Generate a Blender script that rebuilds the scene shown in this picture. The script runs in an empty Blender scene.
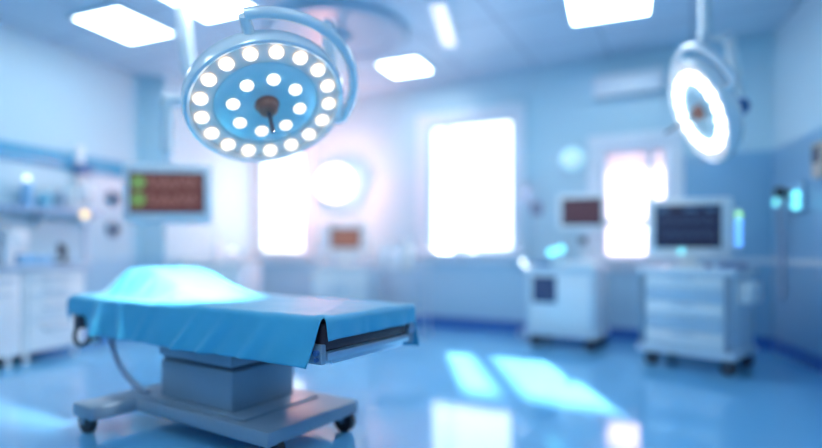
import bpy, bmesh, math, random
from mathutils import Vector, Matrix, noise
random.seed(7)
PI = math.pi
SC = bpy.context.scene
COL = SC.collection

# ------------------------------------------------------------------ survey helpers
F, CX, HOR, EYE = 540.0, 411.0, 250.0, 1.1          # focal length (px), centre column, horizon row, eye height
CEIL = 3.5
def at(px, py, Y):                                    # point seen at a pixel, at a distance
    return Vector(((px - CX) / F * Y, Y, EYE + (HOR - py) / F * Y))
CL = Vector((-3.04, 9.60))                            # room corners (plan)
CR = Vector((3.99, 5.94))
UB = (CR - CL).normalized()                           # along the window wall
UL = Vector((-.318, -.948)).normalized()              # along the left wall, from its corner towards us
UR = Vector((-.266, -.964)).normalized()              # along the right wall
ROT_B = math.atan2(UB.y, UB.x)
ROT_L = math.atan2(-UL.y, -UL.x)
ROT_R = math.atan2(UR.y, UR.x)
NB = Vector((-UB.y, UB.x)); NL = Vector((UL.y, -UL.x)); NR = Vector((-UR.y, UR.x))   # pointing out of the room
LEN_B = (CR - CL).length
LEN_L, LEN_R = 12.4, 8.6
def hit(px, p, u):                                    # where a sight line meets a wall: distance along it
    k = (px - CX) / F
    return (k * p.y - p.x) / (u.x - k * u.y)
def onwall(px, py, p, u, n, off=0.0):
    q = p - n * off
    s = hit(px, q, u)
    c = q + u * s
    return Vector((c.x, c.y, EYE + (HOR - py) / F * c.y))

# ------------------------------------------------------------------ materials
MATS = {}
def mat(name, col, rough=.5, metal=0., var=.06, scale=6., bump=0., emit=None, estr=0., coat=0., spec=.5, trans=0.):
    if name in MATS: return MATS[name]
    m = bpy.data.materials.new(name); m.use_nodes = True
    nt = m.node_tree; b = nt.nodes['Principled BSDF']
    tc = nt.nodes.new('ShaderNodeTexCoord'); nz = nt.nodes.new('ShaderNodeTexNoise')
    nz.inputs['Scale'].default_value = scale; nz.inputs['Detail'].default_value = 3
    nt.links.new(tc.outputs['Object'], nz.inputs['Vector'])
    r = nt.nodes.new('ShaderNodeValToRGB')
    r.color_ramp.elements[0].color = tuple(max(0, c * (1 - var)) for c in col) + (1,)
    r.color_ramp.elements[1].color = tuple(min(1, c * (1 + var)) for c in col) + (1,)
    nt.links.new(nz.outputs['Fac'], r.inputs['Fac']); nt.links.new(r.outputs['Color'], b.inputs['Base Color'])
    b.inputs['Roughness'].default_value = rough; b.inputs['Metallic'].default_value = metal
    b.inputs['Specular IOR Level'].default_value = spec
    b.inputs['Coat Weight'].default_value = coat
    b.inputs['Transmission Weight'].default_value = trans
    if bump:
        bp = nt.nodes.new('ShaderNodeBump'); bp.inputs['Strength'].default_value = bump; bp.inputs['Distance'].default_value = .01
        nt.links.new(nz.outputs['Fac'], bp.inputs['Height']); nt.links.new(bp.outputs['Normal'], b.inputs['Normal'])
    if emit:
        b.inputs['Emission Color'].default_value = tuple(emit) + (1,); b.inputs['Emission Strength'].default_value = estr
    MATS[name] = m
    return m

def wall_mat():
    if 'painted_wall' in MATS: return MATS['painted_wall']
    m = mat('painted_wall', (.5, .7, .86), .35, var=.03, scale=2.5)
    nt = m.node_tree; b = nt.nodes['Principled BSDF']
    g = nt.nodes.new('ShaderNodeNewGeometry'); sp = nt.nodes.new('ShaderNodeSeparateXYZ')
    nt.links.new(g.outputs['Position'], sp.inputs[0])
    r = nt.nodes.new('ShaderNodeValToRGB'); cr = r.color_ramp; cr.interpolation = 'CONSTANT'
    mp = nt.nodes.new('ShaderNodeMath'); mp.operation = 'DIVIDE'; mp.inputs[1].default_value = 3.6
    nt.links.new(sp.outputs['Z'], mp.inputs[0]); nt.links.new(mp.outputs[0], r.inputs['Fac'])
    cr.elements[0].position = 0; cr.elements[0].color = (.40, .64, .80, 1)          # dado
    cr.elements[1].position = .98 / 3.6; cr.elements[1].color = (.55, .76, .86, 1)  # middle paint
    e = cr.elements.new(2.16 / 3.6); e.color = (.55, .78, .88, 1)                   # upper paint
    src = [l.from_socket for l in nt.links if l.to_socket == b.inputs['Base Color']][0]
    mx = nt.nodes.new('ShaderNodeMix'); mx.data_type = 'RGBA'; mx.inputs['Factor'].default_value = .85
    nt.links.new(src, mx.inputs[6]); nt.links.new(r.outputs['Color'], mx.inputs[7])
    nt.links.new(mx.outputs[2], b.inputs['Base Color'])
    return m

def floor_mat():
    m = mat('vinyl_floor', (.17, .53, .88), .16, var=.05, scale=1.2, spec=.8, coat=.35)
    nt = m.node_tree; b = nt.nodes['Principled BSDF']
    nz = nt.nodes.new('ShaderNodeTexNoise'); nz.inputs['Scale'].default_value = 3
    mr = nt.nodes.new('ShaderNodeMapRange'); mr.inputs[3].default_value = .05; mr.inputs[4].default_value = .11
    nt.links.new(nz.outputs['Fac'], mr.inputs[0]); nt.links.new(mr.outputs[0], b.inputs['Roughness'])
    return m

def ceiling_mat():
    m = mat('ceiling_tile', (.46, .65, .79), .55, var=.02, scale=20)
    nt = m.node_tree; b = nt.nodes['Principled BSDF']
    tc = nt.nodes.new('ShaderNodeTexCoord'); mp = nt.nodes.new('ShaderNodeMapping')
    mp.inputs['Rotation'].default_value = (0, 0, -ROT_B)
    bk = nt.nodes.new('ShaderNodeTexBrick'); bk.offset = 0; bk.squash = 1
    bk.inputs['Scale'].default_value = 1; bk.inputs['Brick Width'].default_value = .9; bk.inputs['Row Height'].default_value = .9
    bk.inputs['Mortar Size'].default_value = .018
    bk.inputs['Color1'].default_value = (.46, .65, .79, 1); bk.inputs['Color2'].default_value = (.48, .67, .80, 1)
    bk.inputs['Mortar'].default_value = (.32, .48, .62, 1)
    nt.links.new(tc.outputs['Object'], mp.inputs[0]); nt.links.new(mp.outputs[0], bk.inputs[0])
    nt.links.new(bk.outputs['Color'], b.inputs['Base Color'])
    return m

def glass_mat(name, tint, frost=0.):
    if name in MATS: return MATS[name]
    m = bpy.data.materials.new(name); m.use_nodes = True; nt = m.node_tree; nt.nodes.clear()
    o = nt.nodes.new('ShaderNodeOutputMaterial'); t = nt.nodes.new('ShaderNodeBsdfTransparent'); t.inputs[0].default_value = (*tint, 1)
    g = nt.nodes.new('ShaderNodeBsdfGlossy'); g.inputs['Roughness'].default_value = .05
    fr = nt.nodes.new('ShaderNodeFresnel'); fr.inputs[0].default_value = 1.3
    mx = nt.nodes.new('ShaderNodeMixShader')
    nt.links.new(fr.outputs[0], mx.inputs[0]); nt.links.new(t.outputs[0], mx.inputs[1]); nt.links.new(g.outputs[0], mx.inputs[2])
    last = mx
    if frost:
        tl = nt.nodes.new('ShaderNodeBsdfTranslucent'); tl.inputs[0].default_value = (*tint, 1)
        nz = nt.nodes.new('ShaderNodeTexNoise'); nz.inputs['Scale'].default_value = 3.5
        tc = nt.nodes.new('ShaderNodeTexCoord'); nt.links.new(tc.outputs['Object'], nz.inputs[0])
        mr = nt.nodes.new('ShaderNodeMapRange'); mr.inputs[3].default_value = frost - .12; mr.inputs[4].default_value = frost + .12
        nt.links.new(nz.outputs['Fac'], mr.inputs[0])
        m2 = nt.nodes.new('ShaderNodeMixShader'); nt.links.new(mr.outputs[0], m2.inputs[0])
        nt.links.new(mx.outputs[0], m2.inputs[1]); nt.links.new(tl.outputs[0], m2.inputs[2]); last = m2
    nt.links.new(last.outputs[0], o.inputs[0])
    MATS[name] = m
    return m

WHITE = mat('white_enamel', (.90, .94, .96), .3, var=.03)
PALE = mat('pale_blue_enamel', (.70, .82, .90), .32, var=.03)
GREY = mat('grey_blue_metal', (.26, .36, .46), .38, metal=.25, var=.05, scale=4)
STEEL = mat('brushed_steel', (.62, .70, .78), .28, metal=.85, var=.05, scale=14)
BLACK = mat('black_rubber', (.02, .022, .03), .5, var=.2)
DARK = mat('dark_plastic', (.05, .06, .09), .4, var=.1)
NAVY = mat('navy_plastic', (.06, .16, .40), .4, var=.08)
BROWN = mat('maroon_vinyl', (.060, .030, .040), .45, var=.12, bump=.1, scale=30)
TEAL = mat('drape_cloth', (.06, .42, .66), .5, var=.05, scale=12, bump=.12)
_b = TEAL.node_tree.nodes['Principled BSDF']
_b.inputs['Sheen Weight'].default_value = .3; _b.inputs['Sheen Roughness'].default_value = .35; _b.inputs['Sheen Tint'].default_value = (.8, .97, 1, 1)
BAND = mat('blue_band_paint', (.06, .38, .62), .35, var=.04)
BASEB = mat('blue_vinyl_skirting', (.03, .14, .48), .3, var=.05)
FRAME = mat('window_frame_white', (.84, .89, .97), .35, var=.02)
PANEL = mat('lit_diffuser', (.9, .95, 1), .4, emit=(.82, .96, 1.), estr=9.5)
STRIP = mat('lit_strip', (.9, .9, 1), .4, emit=(.95, .93, 1.), estr=.55)
BULB = mat('lit_warm_bulb', (1, .95, .9), .3, emit=(1., .80, .56), estr=1.6)
BULBC = mat('lit_white_bulb', (.95, .98, 1), .3, emit=(.95, .98, 1.), estr=5)
REFL = mat('lamp_reflector', (.58, .84, .92), .22, metal=.15, var=.15, scale=5)
RIM = mat('lamp_rim', (.84, .90, .93), .22, metal=.15, var=.04, coat=.4)
HANDLE = mat('brown_handle', (.36, .15, .11), .4, var=.1)
CYAN = mat('cyan_led', (.3, .9, .95), .3, emit=(.20, .90, .95), estr=1.6)
BLUEL = mat('blue_led', (.15, .4, 1), .3, emit=(.12, .40, 1.), estr=2.2)
GREENL = mat('green_led', (.4, .8, .3), .3, emit=(.35, .85, .3), estr=1.4)
GREEND = mat('green_dial', (.10, .20, .06), .3, emit=(.26, .46, .12), estr=.4)
WHITE_GLOW = mat('white_glow', (1, 1, 1), .3, emit=(.9, .97, 1), estr=1.7)  # alarm light, and glow standing in for highlights on caps and cart corner
AMBER = mat('amber_glow', (1, .7, .3), .3, emit=(1, .66, .25), estr=1.3)  # glow put into the tap knob to draw a glint
SCR_B = mat('brown_screen', (.05, .02, .02), .25, spec=.15, emit=(.16, .065, .065), estr=.6)
SCR_W = mat('warm_screen', (.12, .06, .05), .3, spec=.15, emit=(.36, .17, .13), estr=.6)
SCR_P = mat('plum_screen', (.03, .02, .03), .25, spec=.15, emit=(.10, .06, .085), estr=.6)
SCR_N = mat('navy_screen', (.015, .02, .04), .25, spec=.15, emit=(.022, .03, .07), estr=.6)
TR_B = mat('brown_trace', (.08, .04, .035), .4, emit=(.34, .17, .15), estr=.6)
TR_N = mat('blue_trace', (.04, .10, .2), .4, emit=(.06, .14, .26), estr=.4)
FLARE = mat('flare_glow', (1, .95, .92), .4, emit=(1., .68, .60), estr=2.4)  # emission of the added flare globe
BOTW = mat('white_bottle', (.86, .9, .97), .25, var=.02)
BOTB = mat('blue_bottle', (.25, .55, .85), .25, var=.04)
GOLD = mat('brass', (.75, .52, .22), .25, metal=.7)
BEIGE = mat('beige_plastic', (.62, .55, .48), .5)
HOSE = mat('grey_hose', (.30, .40, .55), .45)
HOSEP = mat('pale_hose', (.72, .80, .92), .35)
GLASS = glass_mat('clear_glass', (.96, .98, 1))
FROST = glass_mat('frosted_glass', (.60, .53, .58), .85)

# ------------------------------------------------------------------ mesh builder
class MB:
    def __init__(s): s.b = bmesh.new()
    def _new(s, n0): return s.b.verts[n0:] if False else [v for v in s.b.verts if v.index == -1]
    def add(s, tmp, mtx=None):
        if mtx is not None: bmesh.ops.transform(tmp, matrix=mtx, verts=tmp.verts)
        me = bpy.data.meshes.new('tmp'); tmp.to_mesh(me); tmp.free(); s.b.from_mesh(me); bpy.data.meshes.remove(me)
        return s
    def box(s, x0, x1, y0, y1, z0, z1, bev=.0, seg=2, mtx=None):
        t = bmesh.new(); bmesh.ops.create_cube(t, size=1)
        for v in t.verts:
            v.co = Vector((x0 + (v.co.x + .5) * (x1 - x0), y0 + (v.co.y + .5) * (y1 - y0), z0 + (v.co.z + .5) * (z1 - z0)))
        if bev:
            bmesh.ops.bevel(t, geom=list(t.edges), offset=bev, segments=seg, affect='EDGES', profile=.5)
        return s.add(t, mtx)
    def cyl(s, p, q, r, r2=None, n=24, mtx=None):
        p, q = Vector(p), Vector(q); d = q - p
        t = bmesh.new()
        bmesh.ops.create_cone(t, cap_ends=True, segments=n, radius1=r, radius2=r if r2 is None else r2, depth=d.length)
        m = Matrix.Translation((p + q) / 2) @ d.to_track_quat('Z', 'Y').to_matrix().to_4x4()
        return s.add(t, (mtx @ m) if mtx is not None else m)
    def ball(s, c, r, sx=1, sy=1, sz=1, n=20):
        t = bmesh.new(); bmesh.ops.create_uvsphere(t, u_segments=n, v_segments=n // 2, radius=r)
        return s.add(t, Matrix.Translation(Vector(c)) @ Matrix.Diagonal((sx, sy, sz, 1)))
    def lathe(s, prof, n=48, mtx=None):               # profile of (r, z) turned about z
        t = bmesh.new(); rings = []
        for r, z in prof:
            if r < 1e-6: rings.append([t.verts.new((0, 0, z))])
            else: rings.append([t.verts.new((r * math.cos(2 * PI * i / n), r * math.sin(2 * PI * i / n), z)) for i in range(n)])
        for a, c in zip(rings, rings[1:]):
            for i in range(n):
                j = (i + 1) % n
                if len(a) == 1 and len(c) == 1: continue
                if len(a) == 1: t.faces.new((a[0], c[i], c[j]))
                elif len(c) == 1: t.faces.new((a[i], a[j], c[0]))
                else: t.faces.new((a[i], a[j], c[j], c[i]))
        bmesh.ops.recalc_face_normals(t, faces=t.faces)
        return s.add(t, mtx)
    def tube(s, pts, r, n=12, smooth=6, mtx=None, flat=1.0):
        pts = [Vector(p) for p in pts]
        if smooth and len(pts) > 2:
            out = []
            for i in range(len(pts) - 1):
                p0 = pts[max(i - 1, 0)]; p1 = pts[i]; p2 = pts[i + 1]; p3 = pts[min(i + 2, len(pts) - 1)]
                for k in range(smooth):
                    u = k / smooth
                    out.append(.5 * ((2 * p1) + (p2 - p0) * u + (2 * p0 - 5 * p1 + 4 * p2 - p3) * u * u + (3 * p1 - p0 - 3 * p2 + p3) * u ** 3))
            out.append(pts[-1]); pts = out
        t = bmesh.new(); rings = []; up = Vector((0, 0, 1))
        prev = None
        for i, p in enumerate(pts):
            d = (pts[min(i + 1, len(pts) - 1)] - pts[max(i - 1, 0)]).normalized()
            if prev is None:
                a = d.cross(up)
                if a.length < .05: a = d.cross(Vector((1, 0, 0)))
            else: a = prev - d * prev.dot(d)
            a.normalize(); prev = a; c = d.cross(a)
            rings.append([t.verts.new(p + (a * math.cos(2 * PI * k / n) + c * flat * math.sin(2 * PI * k / n)) * r) for k in range(n)])
        for a, c in zip(rings, rings[1:]):
            for k in range(n):
                t.faces.new((a[k], a[(k + 1) % n], c[(k + 1) % n], c[k]))
        t.faces.new(rings[0][::-1]); t.faces.new(rings[-1])
        bmesh.ops.recalc_face_normals(t, faces=t.faces)
        return s.add(t, mtx)
    def prism(s, poly, z0, z1, bev=0., mtx=None):     # plan polygon extruded upward
        t = bmesh.new()
        f = t.faces.new([t.verts.new((x, y, z0)) for x, y in poly])
        r = bmesh.ops.extrude_face_region(t, geom=[f])
        for v in r['geom']:
            if isinstance(v, bmesh.types.BMVert): v.co.z = z1
        bmesh.ops.recalc_face_normals(t, faces=t.faces)
        if bev: bmesh.ops.bevel(t, geom=list(t.edges), offset=bev, segments=2, affect='EDGES', profile=.5)
        return s.add(t, mtx)
    def build(s, name, m, parent=None, loc=None, rotz=None, smooth=True):
        me = bpy.data.meshes.new(name); s.b.to_mesh(me); s.b.free()
        o = bpy.data.objects.new(name, me); COL.objects.link(o); me.materials.append(m)
        if smooth:
            for p in me.polygons: p.use_smooth = True
            try: me.set_sharp_from_angle(angle=math.radians(38))
            except Exception: pass
        if parent: o.parent = parent
        if loc is not None: o.location = loc
        if rotz is not None: o.rotation_euler = (0, 0, rotz)
        return o

def tag(o, label=None, cat=None, group=None, kind=None):
    if label: o['label'] = label
    if cat: o['category'] = cat
    if group: o['group'] = group
    if kind: o['kind'] = kind
    return o
def thing(name, label, cat, loc=(0, 0, 0), rotz=0., group=None):
    o = bpy.data.objects.new(name, None); COL.objects.link(o); o.empty_display_size = .1
    o.location = loc; o.rotation_euler = (0, 0, rotz)
    return tag(o, label, cat, group)
def struct(o): o['kind'] = 'structure'; return o

# ------------------------------------------------------------------ room shell
def wall(name, p, u, n, length, holes=(), t=.18, z1=CEIL):
    b = MB()
    m = Matrix(((u.x, n.x, 0, p.x), (u.y, n.y, 0, p.y), (0, 0, 1, 0), (0, 0, 0, 1)))
    ss = sorted({-.0, length} | {h[0] for h in holes} | {h[1] for h in holes})
    for a, c in zip(ss, ss[1:]):
        cut = sorted([(h[2], h[3]) for h in holes if h[0] <= a + 1e-6 and h[1] >= c - 1e-6])
        z = 0.
        for h0, h1 in cut: b.box(a, c, 0, t, z, h0, mtx=m); z = h1
        b.box(a, c, 0, t, z, z1, mtx=m)
    bmesh.ops.recalc_face_normals(b.b, faces=b.b.faces)
    return struct(b.build(name, wall_mat(), smooth=False))

def win_rect(x0, x1, ytop, ybot):                      # an opening read off the picture on the window wall
    s0, s1 = hit(x0, CL, UB), hit(x1, CL, UB)
    ym = (CL + UB * (s0 + s1) / 2).y
    return (s0, s1, EYE + (HOR - ybot) / F * ym, EYE + (HOR - ytop) / F * ym)
W1 = win_rect(428, 513, 121, 251)
W2 = win_rect(257, 304, 152, 253)
W3 = win_rect(602, 668, 147, 258)
wall('wall_back', CL, UB, NB, LEN_B, [W1, W2, W3])
wall('wall_left', CL - UL * .0, UL, NL, LEN_L)
wall('wall_right', CR, UR, NR, LEN_R)
eL, eR = CL + UL * LEN_L, CR + UR * LEN_R
ur = (eR - eL).normalized()
wall('wall_rear', eL, ur, Vector((ur.y, -ur.x)), (eR - eL).length)
poly = [tuple(CL + NL * .3 + NB * .3), tuple(CR + NB * .3 + NR * .3), tuple(eR + NR * .3 + UR * .3), tuple(eL + NL * .3 + UL * .3)]
struct(MB().prism(poly, -.15, 0).build('floor', floor_mat(), smooth=False))
struct(MB().prism(poly, CEIL, CEIL + .15).build('ceiling', ceiling_mat(), smooth=False))
# the boxed-in pier in the far left corner
pA = CL + UL * hit(141, CL, UL)
pB = pA + Vector((.34, -.02))
pC = CL + UB * .34
struct(MB().prism([tuple(pA), tuple(pB), tuple(pC), tuple(CL)], 0, CEIL).build('wall_pier', wall_mat(), smooth=False))

def strip(name, p, u, n, s0, s1, y0, y1, z0, z1, m, bev=.006):
    mt = Matrix(((u.x, n.x, 0, p.x), (u.y, n.y, 0, p.y), (0, 0, 1, 0), (0, 0, 0, 1)))
    b = MB().box(s0, s1, y0, y1, z0, z1, bev, mtx=mt); bmesh.ops.recalc_face_normals(b.b, faces=b.b.faces)
    return struct(b.build(name, m))
sA = (pA - CL).length
strip('baseboard_back', CL, UB, NB, .40, LEN_B, -.02, 0, 0, .14, BASEB)
strip('baseboard_left', CL, UL, NL, sA, LEN_L - .1, -.02, 0, 0, .14, BASEB)
strip('baseboard_right', CR, UR, NR, .02, LEN_R - .1, -.02, 0, 0, .14, BASEB)
strip('trim_1', CL, UL, NL, sA, LEN_L - .1, -.018, 0, 2.06, 2.26, BAND)           # the saturated blue band on the left wall
strip('trim_2', CL, UB, NB, W3[1] + .12, LEN_B, -.02, 0, .95, 1.01, PALE)
strip('trim_3', CR, UR, NR, .02, LEN_R - .1, -.02, 0, .95, 1.01, PALE)
MIDB = mat('mid_blue_panel', (.25, .50, .72), .35, var=.04)
strip('trim_4', CR, UR, NR, .0, LEN_R - .1, -.012, 0, .14, 2.2, MIDB)             # wall protection sheet
strip('trim_5', CL, UB, NB, hit(684, CL, UB), LEN_B - .005, -.012, 0, .14, 2.2, MIDB)

def window(name, R, fw=.09, glass=GLASS, mull=None, trans=None):
    s0, s1, z0, z1 = R
    c = CL + UB * (s0 + s1) / 2; w = (s1 - s0) / 2
    loc = (c.x, c.y, 0)
    b = MB()
    o = .17                                             # outer casing on the room face
    for a in ((-w - o, -w + .02, z0 - o, z1 + o), (w - .02, w + o, z0 - o, z1 + o)):
        b.box(a[0], a[1], -.035, -.002, a[2], a[3], .008)
    b.box(-w - o, w + o, -.036, -.002, z1 - .02, z1 + o, .008)
    b.box(-w - o, w + o, -.036, -.002, z0 - o, z0 + .02, .008)
    fr = struct(b.build(name, FRAME, loc=loc, rotz=ROT_B))
    b = MB()
    for a in ((-w, -w + .05, z0, z1), (w - .05, w, z0, z1), (-w, w, z1 - .05, z1), (-w, w, z0, z0 + .05)):
        b.box(a[0], a[1], .05, .11, a[2], a[3], .005)
    if mull: b.box(mull - .04, mull + .04, .05, .11, z0, z1, .005)
    if trans: b.box(-w, w, .05, .11, trans - .045, trans + .045, .005)
    b.build('sash', FRAME, fr)
    MB().box(-w + .03, w - .03, .075, .083, z0 + .03, z1 - .03).build('pane', glass, fr, smooth=False)
    MB().box(-w - .2, w + .2, -.10, -.002, z0 - .05, z0 - .005, .01).build('sill', FRAME, fr)
    return fr
window('window_1', W1)
window('window_2', W2)
window('window_3', W3, glass=FROST, mull=.17, trans=W3[2] + (W3[3] - W3[2]) * .33)

# outside, below: a roof out of view, added to trim the sunlight
mB = Matrix(((UB.x, NB.x, 0, CL.x), (UB.y, NB.y, 0, CL.y), (0, 0, 1, 0), (0, 0, 0, 1)))

# ------------------------------------------------------------------ ceiling lights
def ceiling_light(c, ax, ay, rot, label, m=PANEL, name='ceiling_light', group=None):
    t = thing(name, label, 'ceiling light', (c[0], c[1], CEIL), rot, group)
    b = MB(); f = .035
    b.box(-ax - f, ax + f, -ay - f, -ay, -.03, 0, .006).box(-ax - f, ax + f, ay, ay + f, -.03, 0, .006)
    b.box(-ax - f, -ax, -ay, ay, -.03, 0, .006).box(ax, ax + f, -ay, ay, -.03, 0, .006)
    b.build('frame', PALE, t)
    MB().box(-ax, ax, -ay, ay, -.022, -.002, .006).build('diffuser', m, t)
    return t
def ceil_pt(px, py): return at(px, py, (CEIL - EYE) * F / (HOR - py))
GL = 'square ceiling light panels'
c = sum((ceil_pt(*q) for q in ((75, 14), (121, 2), (172, 33), (127, 44))), Vector()) / 4
ceiling_light(c, .32, .35, math.radians(-22), 'square lit ceiling panel at the far left, nearest the left wall', group=GL)
a, b_ = ceil_pt(210, 22), ceil_pt(265, 10)
d = Vector((b_.x - a.x, b_.y - a.y)).normalized(); nrm = Vector((d.y, -d.x))
c = Vector((a.x + b_.x, a.y + b_.y)) / 2 + nrm * .42
ceiling_light(c, .33, .36, math.atan2(d.y, d.x), 'square lit ceiling panel above the left edge of the large round surgical lamp', group=GL)
c = ceil_pt(405, 66)
ceiling_light(c, .27, .27, math.radians(-24), 'small lit ceiling panel above the wide bright window, near the window wall', group=GL)
a, b_ = ceil_pt(570, 25), ceil_pt(652, 13)
d = Vector((b_.x - a.x, b_.y - a.y)).normalized(); nrm = Vector((d.y, -d.x))
c = Vector((a.x + b_.x, a.y + b_.y)) / 2 + nrm * .42
ceiling_light(c, .36, .36, math.atan2(d.y, d.x), 'large lit ceiling panel at the top right, left of the smaller surgical lamp', group=GL)
a, b_ = ceil_pt(437, 0), ceil_pt(450, 45)
c = (a + b_) / 2; d = Vector((b_.x - a.x, b_.y - a.y))
ceiling_light(c, d.length / 2 - .02, .075, math.atan2(d.y, d.x), 'narrow dim ceiling light strip right of the round ceiling mount', STRIP)
for x, y in ((-3.4, 1.6), (-.9, 1.2), (1.6, 1.0), (-3.6, -1.2), (-.9, -1.4)):   # unseen panels added overhead, in the same grid, to light the near half
    ceiling_light((x, y), .36, .36, math.radians(-24), 'added lit ceiling panel over the near half of the room', group='ceiling panels over the near half')

# ------------------------------------------------------------------ casters, handles
def caster(parent, x, y, r=.055, z=0., m=DARK, top=None):
    top = top or 2 * r + .03
    b = MB().cyl((x, y, z + top - .012), (x, y, z + top), .028, n=16)
    b.box(x - .008, x + r * .55, y - .030, y - .022, z + r * .8, z + top - .01, .002)
    b.box(x - .008, x + r * .55, y + .022, y + .030, z + r * .8, z + top - .01, .002)
    b.box(x - .01, x + .03, y - .030, y + .030, z + top - .022, z + top - .008, .003)
    c_ = b.build('caster', DARK, parent)
    w = MB().cyl((x + .02, y - .02, z + r), (x + .02, y + .02, z + r), r, n=28)
    w.build('wheel', BLACK, c_)
    MB().cyl((x + .02, y - .032, z + r), (x + .02, y + .032, z + r), r * .26, n=16).build('axle', GREY, c_)

# ------------------------------------------------------------------ operating table
TC, TR = Vector((-1.157, 3.41)), math.radians(-33)
L2, W2_ = 1.15, .38
tb = thing('operating_table', 'operating table with grey pedestal and wheeled base under a turquoise drape', 'operating table', (TC.x, TC.y, 0), TR)
plate = [(.76, -.36), (.76, .36), (-.42, .36), (-.42, .62), (-.64, .62), (-.64, -.62), (-.42, -.62), (-.40, -.36)]
MB().prism(plate, .105, .185, .012).build('base_plate', GREY, tb)
MB().box(-.36, .52, -.31, .27, .184, .20, .008).build('base_cover', GREY, tb)
for x, y in ((-.60, -.56), (-.60, .56), (.68, -.27), (.68, .30)): caster(tb, x, y, .072, top=.106)
MB().box(-.30, .37, -.265, .21, .198, .425, .012).build('pedestal', GREY, tb)
MB().box(-.285, .355, -.25, .195, .42, .45, .004).build('pedestal_gap', DARK, tb)
MB().box(-.31, .38, -.275, .22, .448, .565, .012).build('pedestal_collar', GREY, tb)
b = MB()
b.box(-L2 + .05, L2 - .02, -.30, .30, .562, .585, .006)
for y in (-.335, .335): b.box(-L2 + .03, L2 - .01, y - .012, y + .012, .585, .625, .005)
b.box(L2 - .03, L2 - .005, -.345, .345, .585, .622, .005).box(-L2 + .02, -L2 + .05, -.345, .345, .59, .622, .005)
b.box(-L2 + .05, L2 - .03, -.33, .33, .583, .624, .004)
b.build('frame', STEEL, tb)
b = MB()
for x0, x1 in ((-L2 + .01, -.46), (-.452, .5), (.508, L2 - .004)): b.box(x0, x1, -W2_ + .012, W2_ - .012, .626, .765, .03, 4)
b.build('mattress', BROWN, tb)
for y in (-.372, .372):
    bl = MB().box(L2 - .10, L2 - .005, y - .016, y + .016, .572, .665, .006).build('rail_block', GREY, tb)
    MB().cyl((L2 - .03, y - math.copysign(.0, y), .628), (L2 - .03, y + math.copysign(.035, y), .628), .014, n=16).cyl((L2 - .03, y, .595), (L2 - .03, y + math.copysign(.03, y), .595), .010, n=16).build('bolt', NAVY, bl)
MB().cyl((L2 - .012, .33, .66), (L2 + .02, .33, .66), .03, n=20).build('end_knob', STEEL, tb)
b = MB().tube([(-1.06, -.385, .60), (-1.06, -.41, .52), (-.98, -.42, .47), (-.88, -.41, .50), (-.86, -.385, .59)], .014)
b.build('grab_handle', BLACK, tb)
MB().box(-1.10, -1.02, -.40, -.345, .57, .66, .008).build('rail_clamp', DARK, tb)
MB().box(-1.0, -.90, -.36, -.32, .47, .58, .008).build('clamp_block', PALE, tb)
MB().tube([(-.80, -.30, .58), (-.78, -.31, .48), (-.70, -.30, .34), (-.58, -.27, .23), (-.46, -.25, .187)], .017).build('power_cable', HOSE, tb)

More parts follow.
